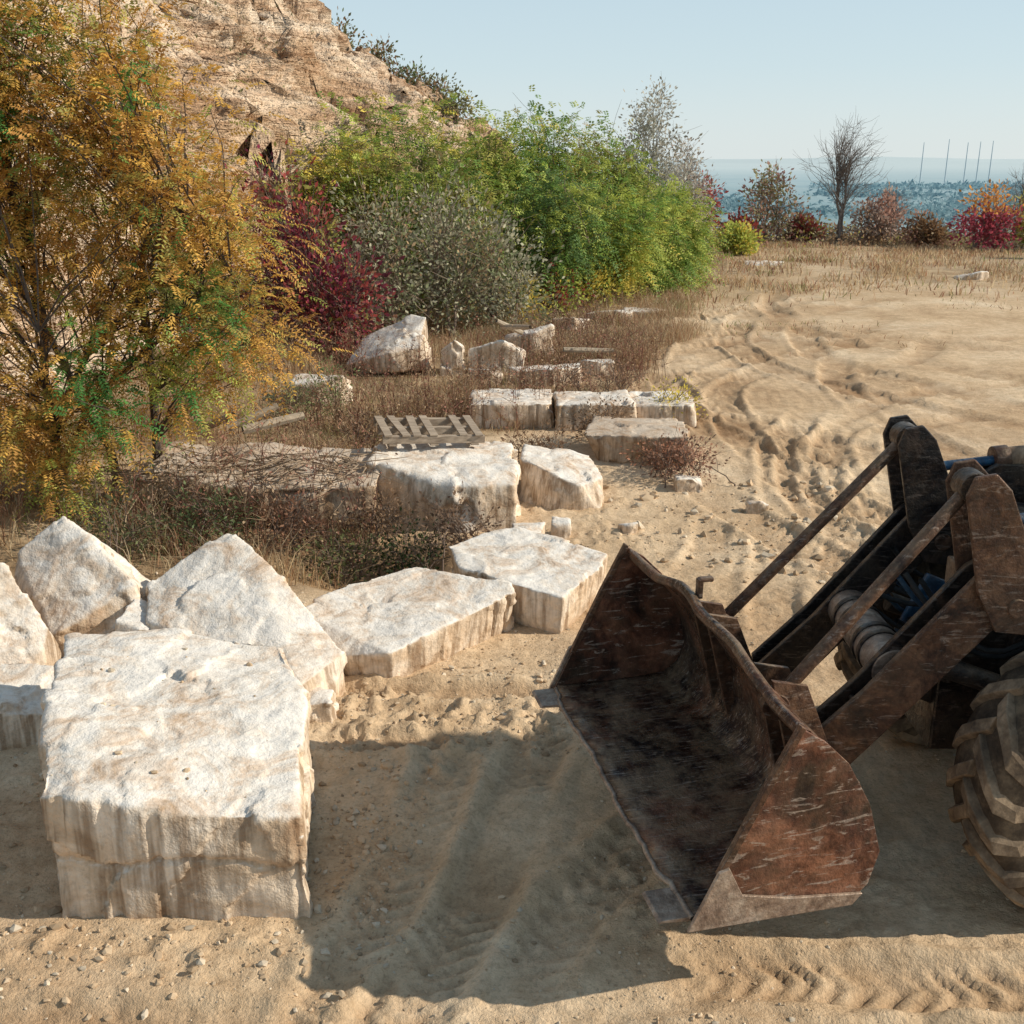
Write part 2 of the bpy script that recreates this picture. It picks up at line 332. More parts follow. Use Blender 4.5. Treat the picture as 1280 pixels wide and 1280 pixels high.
def make_tree(name,base,lobes,ntips,lpt,kind,size,pal,clump,stems=3,tr=.06,seed=1,bark=(.10,.07,.05),twigs=0,k=5,shell=.45,zmin=.15,spread=.25,extra=None,brk=1.0):
    rng=np.random.default_rng(seed); acc=Acc(); base=np.array(base,float)
    lb=np.array(lobes,float); w=np.prod(lb[:,3:6],1)**.8; w/=w.sum()
    li=rng.choice(len(lb),ntips,p=w); d=nrm(rng.normal(size=(ntips,3)))
    tips=lb[li,:3]+d*lb[li,3:6]*(rng.random((ntips,1))**shell)
    tips[:,2]=np.maximum(tips[:,2],base[2]+zmin)
    sp=[]
    for s in range(stems):
        tgt=lb[s%len(lb),:3]+rng.normal(size=3)*lb[s%len(lb),3:6]*.25; tgt[2]+=lb[s%len(lb),5]*.4
        b0=base+np.array([rng.normal()*spread,rng.normal()*spread,0]); 
        t=np.linspace(0,1,9)[:,None]; P=b0+(tgt-b0)*t; P[:,:2]-= (tgt-b0)[:2]*(t*(1-t))*.6
        P+=rng.normal(size=P.shape)*.04*np.linalg.norm(tgt-b0)*(t*(1.2-t)); P[0,2]-=.3
        r=tr*(1-.88*t[:,0]); tube(acc,P,r,k+1,bark,0); sp.append(P)
    LO=[];LD=[]
    for i in range(ntips):
        tp=tips[i]; best=None;bd=1e9
        for P in sp:
            h=base[2]+(tp[2]-base[2])*rng.uniform(.35,.7); j=int(np.argmin(np.abs(P[:,2]-h))); q=P[j]
            dd=np.linalg.norm(q-tp)
            if dd<bd: bd=dd;best=q
        t=np.linspace(0,1,6)[:,None]; mid=(best+tp)/2+np.array([0,0,.18*bd])
        C=(1-t)**2*best+2*t*(1-t)*mid+t*t*tp+rng.normal(size=(6,3))*.035*bd*t
        r0=max(.005,min(tr*.35,.02*bd))*brk; tube(acc,C,np.linspace(r0,r0*.2+.002,6),max(3,k-2),bark,0)
        for q in range(twigs):
            a=C[rng.integers(2,6)]; dr=nrm((tp-best)/bd+rng.normal(size=3)*.6); l=rng.uniform(.3,1)*clump*2
            Q=a+dr*l*np.linspace(0,1,3)[:,None]+rng.normal(size=(3,3))*.03*l; Q[0]=a
            tube(acc,Q,[r0*.4,r0*.3,.003],3,bark,0)
        if lpt:
            n=max(1,int(lpt*rng.uniform(.5,1.5))); tt=1-rng.random((n,1))**2*.5
            B=(1-tt)**2*best+2*tt*(1-tt)*mid+tt*tt*tp
            O=B+rng.normal(size=(n,3))*clump*.5; D=nrm((O-B)*1.5/clump+rng.normal(size=(n,3))*.5+nrm(tp-best)*.5+np.array([0,0,-.1]))
            LO.append(O);LD.append(D)
    if lpt:
        O=np.concatenate(LO);D=np.concatenate(LD); g=O[:,2]>base[2]+.03; O=O[g];D=D[g]
        c=pal(O,rng,seed)
        if extra is not None: c=extra(O,c,rng)
        add_leaves(acc,O,D,size,kind,c,rng)
    return acc.build(name,[MB,ML])
gold=(.66,.40,.09);ochre=(.56,.30,.085);olive=(.42,.38,.10);dolive=(.23,.21,.07);green=(.18,.29,.065);yel=(.68,.54,.11);lime=(.42,.47,.10)
crim=(.24,.035,.07);red=(.38,.08,.07);brown=(.25,.15,.08);pink=(.44,.26,.20)
def patch(O,c,rng):
    for (p,r) in (((-4.15,11.0,1.75),.6),((-3.4,11.2,1.75),.35),((-5.6,11.4,3.2),.4),((-5.2,11.6,4.3),.3),((-3.8,11.6,4.6),.3),((-3.1,11.5,2.35),.3)):
        m=np.linalg.norm(O-np.array(p),axis=1)<r*rng.uniform(.5,1.25,len(O)); c[m]=np.array((.10,.25,.06))*rng.uniform(.7,1.3,(m.sum(),1))
    return c
make_tree('autumn_robinia_tree',(-5.3,12.6,.2),[(-5.5,12.2,3.4,1.8,1.3,1.8),(-3.6,11.9,3.1,1.2,1.0,.9),(-2.9,11.8,2.3,.9,.9,.75),(-4.3,11.4,1.8,1.2,.8,.75),(-4.3,12.1,4.6,1.2,1.0,1.2),(-6.3,12.2,5.6,1.8,1.3,1.3),(-5.8,11.5,1.3,1.0,.8,.9),(-5.0,11.3,1.0,.8,.6,.6),(-3.3,12.0,3.8,.8,.8,.7),(-4.9,11.8,5.3,1.3,1,1)],
  370,27,(8,.062),.29,pal_mix([green,dolive,olive,gold,ochre,gold,olive,ochre,lime],[.4,.9,1.4,2.1,1.8,2.2,1.3,1.6,.8],.34,1.1),.34,6,.06,3,(.10,.075,.06),1,extra=patch,brk=.6)
GP=[pal_mix([dolive,olive,lime,green,green,lime,yel],[.8,1.3,2.4,2.0,1.6,2.4,1.6],.33,.7),pal_mix([yel,lime,green,lime,olive],[2,2.4,1.2,2,1],.33,.8),pal_mix([olive,(.34,.25,.12),dolive,lime,green,olive],[1.6,1,1,1.9,1.6,1.5],.35,.8),pal_mix([green,(.13,.21,.07),lime,dolive],[2,1.5,2,1],.35,.7)]
def bush(name,x,y,h,r,seed,pal,nt=60,lpt=26,kind=(5,.12),size=.45,clump=.55,**kw):
    z=float(top_z(x,y)); hh=max(h-z,1.0)
    lb=[(x,y,z+hh*.55,r,r,hh*.45),(x-r*.5,y-.3*r,z+hh*.35,r*.7,r*.7,hh*.35),(x+r*.5,y-.2*r,z+hh*.42,r*.7,r*.7,hh*.4),(x+r*.1,y,z+hh*.8,r*.5,r*.5,hh*.22)]
    return make_tree(name,(x,y,z),lb,nt,lpt,kind,size,pal,clump,4,.05,seed,**kw)
for i,(x,y,h,r,g) in enumerate([(-4.6,30,4.9,1.7,1),(-2.6,32,5.5,1.9,0),(-.8,33,5.5,1.8,1),(1.0,34,5.4,1.8,0),(2.6,35,5.1,1.6,2),(3.9,35.5,4.2,1.4,1),(5.2,36,3.0,1.1,1),(-1.5,28.7,3.9,1.4,2),(1.1,30,4.0,1.4,3),(2.8,32,3.7,1.4,1),(4.3,34,2.6,1.1,0),(0,35.5,5.4,1.6,1),(2,37,5.2,1.5,0),(-3.4,29,4.1,1.1,2)]):
    bush('green_sumac_bush',x,y,h,r,100+i,GP[g],72,28,(5,.118),clump=.48,twigs=1,bark=(.2,.15,.11))
for i,(x,y,h,r) in enumerate([(-3.0,25.2,3.2,1.1),(-1.6,26,3.5,1.2),(-.4,26.6,2.7,.9)]):
    bush('silver_willow_shrub',x,y,h,r,140+i,pal_mix([(.36,.36,.25),(.46,.43,.30),(.24,.27,.14),(.40,.28,.16)],[2,2,1.8,1.2],.38,.9),72,42,'simple',.125,.65,twigs=3,bark=(.28,.21,.16))
for i,(x,y,h,r) in enumerate([(-5.0,24,4.2,.9),(-4.2,23.2,3.1,1.0),(-3.6,22.6,2.3,.8)]):
    bush('crimson_smoke_bush',x,y,h,r,150+i,pal_mix([crim,(.15,.03,.045),red,(.30,.15,.09),olive],[3,2,1.8,1,.5],.4,1.0),56,40,'simple',.13,.6,twigs=3,bark=(.2,.15,.12))
for i,(x,y,h) in enumerate([(1.3,29,1.2),(2.2,30.5,1.1),(.3,27.8,1.0),(3.4,33,1.2)]):
    bush('yellow_weed_bush',x,y,h,.55,160+i,pal_mix([yel,lime,red],[3,2,.6]),26,24,'simple',.13,.3)
bush('grey_leaved_tree',4.6,39,6.1,1.5,170,pal_mix([(.42,.42,.35),(.52,.49,.42),(.33,.31,.25)],[2,2,1]),150,60,'simple',.13,.5,twigs=3,bark=(.32,.29,.25))
bush('grey_leaved_tree',6.2,42,4.6,1.1,171,pal_mix([(.46,.41,.35),(.5,.44,.38),(.34,.28,.22)],[2,2,1]),100,44,'simple',.13,.4,twigs=3,bark=(.32,.28,.24))
far=[('rust_red_tree',8.3,50,3.0,.9,pal_mix([red,(.40,.22,.16),lime],[2,2,.6])),('mixed_autumn_tree',12.1,53,3.9,1.3,pal_mix([(.38,.2,.17),(.36,.34,.18),(.48,.32,.23)],[2,1.5,2])),
 ('dull_red_bush',17.2,53,2.3,1.2,pal_mix([pink,(.42,.32,.26),brown],[2,2,1])),('flame_red_bush',20.6,49.5,2.7,1.5,None),('yellow_bush',21.6,44,1.7,1.0,pal_mix([yel,lime,olive],[2,2,1])),
 ('dull_red_bush',10.4,52,1.1,.7,pal_mix([red,brown,crim],[2,1,1])),('dull_red_bush',19.0,52,1.3,.8,pal_mix([brown,pink],[1,1])),('olive_bush',23.2,50,2.4,1.4,pal_mix([olive,brown,green],[2,1,1])),('yellow_bush',9.3,47,1.1,.8,pal_mix([yel,lime,olive],[2,2,1])),
 ('dull_red_bush',13.8,54,1.2,.8,pal_mix([brown,red,olive],[2,1,1])),('olive_bush',25.5,52,3.0,1.6,pal_mix([olive,brown,green],[2,1,1]))]
def flame(P,rng,o=0):
    c=np.where((P[:,2:3]+rng.normal(size=(len(P),1))*.25)>1.75,np.array([[.70,.34,.09]]),np.array([[.40,.08,.11]])); return c*rng.uniform(.7,1.3,(len(P),1))
for i,(n,x,y,h,r,p) in enumerate(far): bush(n,x,y,h,r,200+i,p or flame,60,34,'simple',.20,.4,twigs=2,bark=(.24,.2,.17))
def bare(name,x,y,h,r,seed,nt=90,tw=10):
    z=float(top_z(x,y)); make_tree(name,(x,y,z-.1),[(x,y,z+h*.62,r,r,h*.38),(x,y,z+h*.8,r*.7,r*.7,h*.22)],nt,0,'simple',.1,None,.42,3,.085,seed,(.21,.18,.16),tw,4,.6,1.0,.1,brk=.6)
bare('bare_tree',15.4,53,5.7,1.9,301,120,8); bare('bare_tree',18.4,55,2.6,1.2,302,40,8); bare('bare_tree',7.3,46,2.8,1.0,303,40,8); bare('bare_tree',25,56,3.5,1.5,304,50,8)
acc=Acc(); rng=np.random.default_rng(5); n=20000
x=rng.uniform(5,34,n); y=55+rng.normal(size=n)*2.0+ (x-5)*.02; hz=rng.random(n)**2*np.clip(.6+1.1*fbm2(x,y,.35,3,60),.05,1.5)
O=np.stack([x,y,ground_z(x,y,False)+hz],1)
add_leaves(acc,O,rng.normal(size=(n,3)),.18,'simple',pal_mix([(.34,.22,.13),(.42,.33,.21),olive,(.36,.2,.16),(.30,.28,.18)],[2,2,1,1,1],.3,.3)(O,rng,3),rng,0)
acc.build('rim_scrub',[ML])
# valley woods
acc=Acc(); n=90000; y=240+rng.random(n)**1.4*3600; x=rng.uniform(-.05,.62,n)*y; k=fbm2(x,y*.35,.0045,4,120)+.12*rng.normal(size=n)>.02; x=x[k];y=y[k]
O=np.stack([x,y,ground_z(x,y,False)+rng.uniform(0,9,len(x))],1); hzf=np.clip((y-150)/4000,0,1)[:,None]**.35  # share of painted haze tint in the leaf colours, rising with distance
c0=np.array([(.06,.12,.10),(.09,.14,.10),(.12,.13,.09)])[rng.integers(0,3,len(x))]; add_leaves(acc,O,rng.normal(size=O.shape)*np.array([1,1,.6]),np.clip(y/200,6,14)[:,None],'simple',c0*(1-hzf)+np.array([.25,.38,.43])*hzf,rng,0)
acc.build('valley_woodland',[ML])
# hillside scrub
acc=Acc(); n=70000; x=rng.uniform(-28,6,n); y=rng.uniform(14,60,n); z=hill_z(x,y); msk=(z>.5)&(fbm2(x,y,.45,4,70)+.12*rng.normal(size=n)>.18); x=x[msk];y=y[msk];z=z[msk]
O=np.stack([x,y,z+rng.random(len(x))**2*.6],1)
add_leaves(acc,O,rng.normal(size=O.shape)+np.array([0,0,.8]),.12,'simple',pal_mix([brown,(.40,.29,.18),(.19,.19,.09),(.48,.36,.23),(.30,.18,.11)],[3,3,1,2,1],.25,.4)(O,rng,9),rng,0)
acc.build('hillside_scrub',[ML])
for i,(x,y) in enumerate([(-6.6,44.5),(-5.2,45),(-4.2,45.2),(-2.4,44),(-.8,43.5),(-3.2,45),(-7.6,43)]):
    z=float(hill_z(np.array(x),np.array(y))); bush('crest_shrub',x,y,z+[1.4,1.0,1.2,1.0,1.3,.8,1.5][i],.8,330+i,pal_mix([(.20,.20,.10),brown,(.15,.19,.08)],[2,1,1]),26,26,'simple',.16,.35)
# ---------------------------------------------------------------- grass
def grass(name,x,y,h,w,cols,lean=.35,seed=1,z=None):
    rng=np.random.default_rng(seed); n=len(x); z=ground_z(x,y,False) if z is None else z
    P=np.stack([x,y,z-.02],1); a=rng.uniform(0,math.pi,n); S=np.stack([np.cos(a),np.sin(a),0*a],1)*(w/2)[:,None]
    le=rng.normal(size=(n,2))*lean; mid=P+np.stack([le[:,0]*h*.35,le[:,1]*h*.35,h*.6],1); tip=P+np.stack([le[:,0]*h,le[:,1]*h,h*rng.uniform(.8,1,n)],1)
    V=np.stack([P-S,P+S,mid+S*.7,mid-S*.7,tip],1).reshape(-1,3); b=np.arange(n)*5
    Q=np.stack([b,b+1,b+2,b+3],1); Tt=np.stack([b+3,b+2,b+4],1)
    mesh_np(name,V,[Q,Tt],np.repeat(cols,5,0),[ML])
def gcol(n,rng,x,y):
    cs=np.array([(.52,.40,.24),(.44,.29,.16),(.36,.21,.12),(.60,.48,.31),(.32,.17,.11),(.30,.28,.12)])
    u=np.clip(.5+.7*fbm2(x,y,.9,3,77)+rng.normal(size=n)*.2,0,.999); return cs[(u*6).astype(int)]*rng.uniform(.75,1.25,(n,1))
rng=np.random.default_rng(21); n=300000
x=rng.uniform(-7,6,n); y=10+rng.random(n)**1.1*22
pile=(((x-.3)/1.9)**2+((y-20.4)/1.5)**2<1)|(((x+2.3)/1.2)**2+((y-20.3)/.8)**2<1)|((y>15.4)&(y<16.4)&(x>-.6)&(x<2.8))
d=verge(x,y)*np.clip(.35+1.6*fbm2(x,y,.8,4,80),.04,1)*np.where(pile,.22,1); k=rng.random(n)<d; x=x[k];y=y[k];pile=pile[k]
h=rng.uniform(.12,.45,len(x))*np.clip(1+1.1*fbm2(x,y,.5,3,81),.35,1.9)*np.where(pile,.6,1)
grass('dry_grass',x,y,h,rng.uniform(.006,.015,len(x)),gcol(len(x),rng,x,y),.4,2)
n=4600; x=rng.uniform(-5,3,n); y=rng.uniform(10.8,26,n); pile=(((x-.3)/1.9)**2+((y-20.4)/1.5)**2<1)|((y>15.4)&(y<16.4)&(x>-.6)&(x<2.8)); k=rng.random(n)<verge(x,y)*np.clip(.3+1.8*fbm2(x,y,.7,3,90),0,1)*np.where(pile,.15,1); x=x[k];y=y[k]
acc=Acc()
for a,b in zip(x,y):
    z=float(ground_z(a,b,False)); hh=rng.uniform(.35,.9); c=np.array([(.28,.17,.11),(.38,.27,.17),(.30,.14,.10)][rng.integers(3)])
    P=np.array([a,b,z])+np.linspace(0,1,4)[:,None]*np.array([rng.normal()*.15,rng.normal()*.15,hh]); tube(acc,P,[.006,.005,.004,.002],3,c)
    for q in range(5):
        s=P[rng.integers(1,4)]; e=s+np.array([rng.normal()*.12,rng.normal()*.12,rng.uniform(.05,.22)]); tube(acc,np.array([s,e]),[.004,.002],3,c)
    O=P[rng.integers(1,4,14)]+rng.normal(size=(14,3))*np.array([.09,.09,.1]); add_leaves(acc,O,rng.normal(size=(14,3)),.045,'simple',np.tile(c*1.3,(14,1)),rng,0)
acc.build('dry_weeds',[ML])
n=150000; x=rng.uniform(2,40,n); y=rng.uniform(30,58,n); k=rng.random(n)<field(x,y)*np.clip(.45+1.4*fbm2(x,y,.5,4,95),0,1); x=x[k];y=y[k]
grass('field_grass',x,y,rng.uniform(.10,.38,len(x)),rng.uniform(.02,.045,len(x)),gcol(len(x),rng,x,y)*1.1,.5,3)
n=12000; x=rng.uniform(2,14,n); y=rng.uniform(22,36,n); k=rng.random(n)<np.clip(fbm2(x,y,.5,4,97)*2,0,1)*.6; x=x[k];y=y[k]
grass('sparse_grass_tufts',x,y,rng.uniform(.04,.15,len(x)),rng.uniform(.012,.025,len(x)),gcol(len(x),rng,x,y),.6,4)
for i,(x,y,h,c) in enumerate([(-1.1,10.9,.75,(.06,.09,.03)),(-1.8,10.9,.7,(.09,.10,.04)),(-.6,11.1,.7,(.14,.09,.06)),(-3.2,11.0,.8,(.09,.12,.05)),(-2.4,11.1,.7,(.24,.13,.08)),(-4.0,10.6,.9,(.10,.11,.05)),(-2.9,17.2,1.1,(.2,.24,.1)),(-3.5,16.8,1.0,(.21,.22,.11)),(1.3,15.7,.8,(.24,.16,.1)),(2.2,13.6,.6,(.28,.16,.11)),(2.5,17.0,.8,(.5,.40,.08)),(.4,14.4,.6,(.24,.15,.09)),(-2.0,14.6,.9,(.27,.16,.1)),(1.0,19,.8,(.32,.2,.13)),(-.6,19.3,.7,(.3,.18,.11)),(1.8,18.6,.8,(.32,.2,.13)),(2.0,14.0,.45,(.32,.16,.1)),(-1.4,11.4,.8,(.2,.13,.08)),(-3.6,11.4,.9,(.24,.16,.1))]):
    z=float(ground_z(x,y,False)); make_tree('low_weed_bush',(x,y,z),[(x,y,z+h*.4,.5,.4,h*.45)],40,20,'simple',.05,pal_mix([c,tuple(v*1.6 for v in c),tuple(v*.6 for v in c)],[1,1,1]),.16,5,.012,400+i,(.18,.13,.10),2,3,zmin=.02,spread=.2)
# ---------------------------------------------------------------- rocks
def rock(name,pts,voxel=.03,amp=.03,chips=40,groove=None,mat=None,seed=1,crack=None,fine=.012,gr=.06):
    rg=np.random.default_rng(seed); bm=bmesh.new()
    for p in pts: bm.verts.new(p)
    bmesh.ops.convex_hull(bm,input=bm.verts)
    bmesh.ops.delete(bm,geom=[v for v in bm.verts if not v.link_faces],context='VERTS')
    bmesh.ops.recalc_face_normals(bm,faces=bm.faces)
    me=bpy.data.meshes.new('t'); bm.to_mesh(me); bm.free(); ob=bpy.data.objects.new('t',me); sc.collection.objects.link(ob)
    md=ob.modifiers.new('r','REMESH'); md.mode='VOXEL'; md.voxel_size=voxel
    dg=bpy.context.evaluated_depsgraph_get(); m2=bpy.data.meshes.new_from_object(ob.evaluated_get(dg)); bpy.data.objects.remove(ob)
    n=len(m2.vertices); V=np.empty(n*3,np.float32); m2.vertices.foreach_get('co',V); V=V.reshape(-1,3).astype(float)
    Nn=np.empty(n*3,np.float32); m2.vertices.foreach_get('normal',Nn); Nn=Nn.reshape(-1,3)
    S=V[rg.integers(0,n,chips)]+rg.normal(size=(chips,3))*.05; W=V+.16*np.stack([fbm3(V,3,4,seed+i,.6) for i in range(3)],1)
    d2=((W[:,None]-S[None])**2).sum(2); k=d2.argmin(1)
    off=rg.uniform(-1,.5,chips); off=np.where(rg.random(chips)<.5,0,off); G=rg.normal(size=(chips,3))*gr
    top=np.clip(Nn[:,2],0,1)
    disp=(off[k]*amp+((V-S[k])*G[k]).sum(1))*(1-.6*top)+amp*1.1*fbm3(V,1.8,3,seed)+fine*fbm3(V,7,4,seed+5,.6)
    if groove:
        gx,gy,per,dep=groove; gl=math.hypot(gx,gy); gx/=gl; gy/=gl
        m=sst(.55,.8,Nn[:,0]*gx+Nn[:,1]*gy); a=(-V[:,0]*gy+V[:,1]*gx)/per+.12*n3(V,1.2,seed)
        u=np.abs((a%1)*2-1); disp=disp*(1-.5*m)-dep*m*np.sqrt(np.clip(1-(u/.26)**2,0,1))*np.clip(.5+n3(V,2.,3)*1.8,0,1)
    if crack:
        zc,dp=crack; zz=V[:,2]-zc-.09*n3(V,2,9)-.03*n3(V,7,9); side=1-top
        disp-=side*dp*np.exp(-(zz/.02)**2); disp+=side*dp*.6*np.where(zz>0,1,-.4)
    V2=V+Nn*disp[:,None]; c=V.mean(0); c[2]=V[:,2].min(); V2-=c
    m2.vertices.foreach_set('co',V2.astype(np.float32).ravel()); m2.polygons.foreach_set('use_smooth',np.ones(len(m2.polygons),bool))
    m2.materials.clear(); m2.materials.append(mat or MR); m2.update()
    o=bpy.data.objects.new(name,m2); o.location=c; sc.collection.objects.link(o); return o
def prism(top,bot,zb=-.08): return [tuple(p) for p in top]+[(p[0],p[1],zb) for p in bot]
BIG=rock('limestone_block',prism([(-2.52,5.1,.76),(-2.3,5.04,.78),(-1.8,5.02,.70),(-1.17,5.1,.62),(-1.3,6.2,.72),(-1.62,7.0,.76),(-2.4,7.15,.82),(-3.12,7.05,.80),(-2.85,6.1,.84)],[(-2.47,5.0),(-1.08,5.03),(-1.5,7.0),(-3.05,7.1)]),.017,.04,70,(.1,-1,.25,.028),seed=11,crack=(.40,.022),fine=.017)
rock('limestone_block',[(-3.05,8.5,.62),(-2.45,8.95,.93),(-2.2,8.75,.86),(-1.28,7.75,.36),(-1.28,7.8,-.05),(-1.42,7.3,-.05),(-1.55,7.25,.3),(-2.9,7.9,-.05),(-2.9,8.0,.5),(-2.2,9.3,-.05),(-3.0,9.0,-.05)],.022,.03,36,seed=12,gr=.06,fine=.016)
rock('limestone_slab',prism([(-1.8,8.5,.36),(-1.45,9.0,.42),(-.87,9.35,.46),(-.02,9.0,.42),(.02,8.85,.38),(-.95,7.85,.28),(-1.35,7.95,.2)],[(-1.75,8.5),(-.85,9.3),(0.0,8.95),(-.95,7.92),(-1.3,8.0)]),.018,.028,44,(.6,-.8,.14,.04),seed=13,gr=.05,fine=.016)
rock('limestone_slab',prism([(-.62,9.9,.44),(-.3,10.3,.46),(.08,10.45,.46),(.92,9.75,.42),(.8,9.4,.4),(.44,8.8,.36),(-.1,9.05,.42),(-.5,9.4,.42)],[(-.55,9.9),(.08,10.4),(.88,9.75),(.42,8.85),(-.4,9.35)]),.022,.03,36,(.8,-.6,.18,.03),seed=14,gr=.06,fine=.016)
rock('limestone_boulder',[(-3.85,8.95,1.08),(-3.1,8.4,.66),(-4.2,8.75,.8),(-3.7,8.1,.3),(-3.0,8.3,.3),(-3.1,9.2,.2),(-4.2,9.3,.2),(-4.2,8.4,.2),(-3.7,8.1,-.05),(-3.0,8.3,-.05),(-4.2,8.4,-.05),(-3.1,9.2,-.05)],.024,.04,30,seed=15,fine=.018)
rock('limestone_boulder',[(-4.7,8.2,1.05),(-4.0,8.1,.95),(-3.6,7.85,.5),(-3.65,7.55,.2),(-4.7,7.4,.6),(-4.7,8.3,-.05),(-3.55,8.0,-.05),(-3.75,7.5,-.05),(-4.7,7.4,-.05)],.026,.04,30,seed=16,fine=.018)
rock('limestone_boulder',prism([(-4.4,7.45,.55),(-3.3,7.35,.42),(-3.17,6.98,.22),(-3.9,6.75,.33),(-4.4,6.7,.4)],[(-4.3,7.4),(-3.2,7.35),(-3.15,6.95),(-4.3,6.6)]),.024,.035,26,seed=17,fine=.018)
rock('limestone_boulder',prism([(-1.6,7.2,.16),(-1.33,7.2,.2),(-1.33,7.4,.2),(-1.55,7.42,.22)],[(-1.6,7.16),(-1.3,7.16),(-1.3,7.4),(-1.55,7.42)]),.016,.015,16,seed=18)
rock('limestone_boulder',prism([(-3.15,8.0,.5),(-2.85,7.9,.45),(-2.8,8.3,.5),(-3.1,8.4,.55)],[(-3.15,7.7),(-2.8,7.8),(-2.75,8.3),(-3.1,8.4)]),.02,.02,16,seed=19)
rock('limestone_block',prism([(-1.7,12.3,.62),(-1.1,11.95,.52),(-.55,11.75,.5),(.05,11.8,.50),(.02,13.3,.6),(-1.6,13.6,.66)],[(-.6,11.6),(.08,11.7),(.05,13.3),(-1.6,13.6),(-1.6,12.2)]),.03,.05,40,seed=20,gr=.10,fine=.02)
rock('limestone_block',prism([(.1,13.0,.48),(.4,12.6,.44),(.8,12.4,.3),(1.1,12.7,.32),(1.0,13.5,.40),(.15,13.7,.48)],[(.1,12.8),(.5,12.4),(1.1,12.4),(1.15,13.5),(.15,13.7)]),.03,.05,30,seed=21,gr=.11,fine=.02)
rock('earthy_stone_ledge',prism([(-4.3,11.9,.55),(-3,11.6,.52),(-1.5,11.7,.5),(-1.5,12.9,.6),(-4.2,13.2,.62)],[(-4.2,11.8),(-1.5,11.7),(-1.5,12.9),(-4.2,13.2)]),.04,.08,50,mat=MRb,seed=22,gr=.12)
rock('limestone_slab',prism([(.95,14.55,.40),(1.5,14.3,.43),(2.35,14.15,.45),(2.5,15.4,.38),(1.2,15.6,.40)],[(1.2,14.45),(2.35,14.2),(2.4,15.3),(1.3,15.6)]),.03,.035,34,mat=MRb,seed=23,gr=.09)
for i,(a,b,yy,h) in enumerate([(-.65,.66,16.55,.38),(.68,1.86,16.4,.40),(1.88,2.85,16.6,.34)]):
    rock('drilled_limestone_block',prism([(a,yy+.05*i,h*.92),(b-.1,yy-.04,h),(b,yy+.2,h*.95),(b,yy+1.1,h),(a,yy+1.2,h*.9)],[(a,yy),(b,yy),(b,yy+1.2),(a,yy+1.2)]),.025,.034,30,(.06*(i-1),-1,.17,.05),seed=24+i,gr=.09,fine=.02)
rock('white_limestone_slab',[(-3.25,21.2,.12),(-3.0,21.9,.55),(-2.0,21.9,1.0),(-1.65,21.6,1.02),(-1.75,20.95,.5),(-1.6,21.2,.0),(-2.1,20.75,.05),(-2.35,20.8,.42),(-3.25,21.3,-.1),(-1.6,21.9,-.1)],.035,.03,20,seed=30,gr=.08)
for i,(x,y,w,d,h) in enumerate([(-1.15,21.2,.5,.5,.6),(-.3,21.5,1.0,.8,.6),(.6,20.3,1.5,.9,.42),(.35,22.7,.9,.7,.65),(1.6,21.2,.7,.4,.25),(-.5,20.2,.6,.5,.28),(-3.3,18.4,1.0,.8,.45),(1.4,26.8,1.1,.5,.28),(2.5,28.5,1.2,.6,.25),(3.4,29,1.3,.5,.2),(15.3,37,1.3,.7,.35),(-.2,14.2,.6,.4,.3),(.15,11.1,.4,.35,.22),(.55,11.5,.28,.25,.18),(2.2,13.2,.35,.3,.2),(9.2,41,1.4,.6,.3),(1.3,11.6,.2,.2,.12),(2.9,12.4,.22,.2,.14)]):
    rg=np.random.default_rng(500+i); q=[(x+sx*w/2*rg.uniform(.6,1.15),y+sy*d/2*rg.uniform(.6,1.15)) for sx,sy in ((-1,-1),(.2,-1.2),(1,-.8),(1,1),(-1,1))]
    rock('limestone_boulder',[(a,b,h*rg.uniform(.4,1.15)) for a,b in q]+[(a,b,-.1) for a,b in q],max(.02,.04*min(w,1)),.035*min(1,w),20,seed=60+i,gr=.1)
ico=bmesh.new(); bmesh.ops.create_icosphere(ico,subdivisions=1,radius=1); iv=np.array([v.co[:] for v in ico.verts]); ico.verts.ensure_lookup_table(); fi=np.array([[v.index for v in f.verts] for f in ico.faces]); ico.free()
def pebbles(name,x,y,s,seed,zf=None):
    rg=np.random.default_rng(seed); n=len(x); z=ground_z(x,y) if zf is None else zf
    V=iv[None]*(1+.35*rg.normal(size=(n,len(iv),1)).clip(-1,1)); V=V*(s[:,None,None]*rg.uniform(.6,1.2,(n,1,3)))*np.array([1,1,.7])
    a=rg.uniform(0,6.28,n)[:,None]; x2=V[:,:,0]*np.cos(a)-V[:,:,1]*np.sin(a); y2=V[:,:,0]*np.sin(a)+V[:,:,1]*np.cos(a)
    V=np.stack([x2+x[:,None],y2+y[:,None],V[:,:,2]+(z+s*.15)[:,None]],-1)
    Ff=(fi[None]+(np.arange(n)*len(iv))[:,None,None]).reshape(-1,3)
    c=np.array([(.54,.39,.25),(.60,.45,.30),(.42,.30,.19),(.62,.51,.38)])[rg.integers(0,4,n)]*rg.uniform(.7,1.1,(n,1))
    mesh_np(name,V.reshape(-1,3),[Ff],np.repeat(c,len(iv),0),[MST])
n=30000; x=rng.uniform(-4,5,n); y=3.8+rng.random(n)**1.3*9; k=rng.random(n)<np.clip(.14+1.1*fbm2(x,y,.8,4,101),0,1); x=x[k];y=y[k]
pebbles('gravel',x,y,.004+.015*rng.random(len(x))**4,1)
n=1500; q=n//6; x=np.concatenate([rng.normal(-.95,.22,q*2),rng.normal(.1,.5,q),rng.uniform(-4,-2.5,q),rng.uniform(-1.3,.5,q),rng.uniform(-3.2,-1.2,q)]); y=np.concatenate([rng.normal(5.7,.6,q*2),rng.normal(8.0,.35,q),rng.uniform(5,7,q),rng.normal(7.3,.3,q),rng.normal(4.7,.2,q)])
pebbles('stone_rubble',x,y,.007+.028*rng.random(len(x))**4,2)
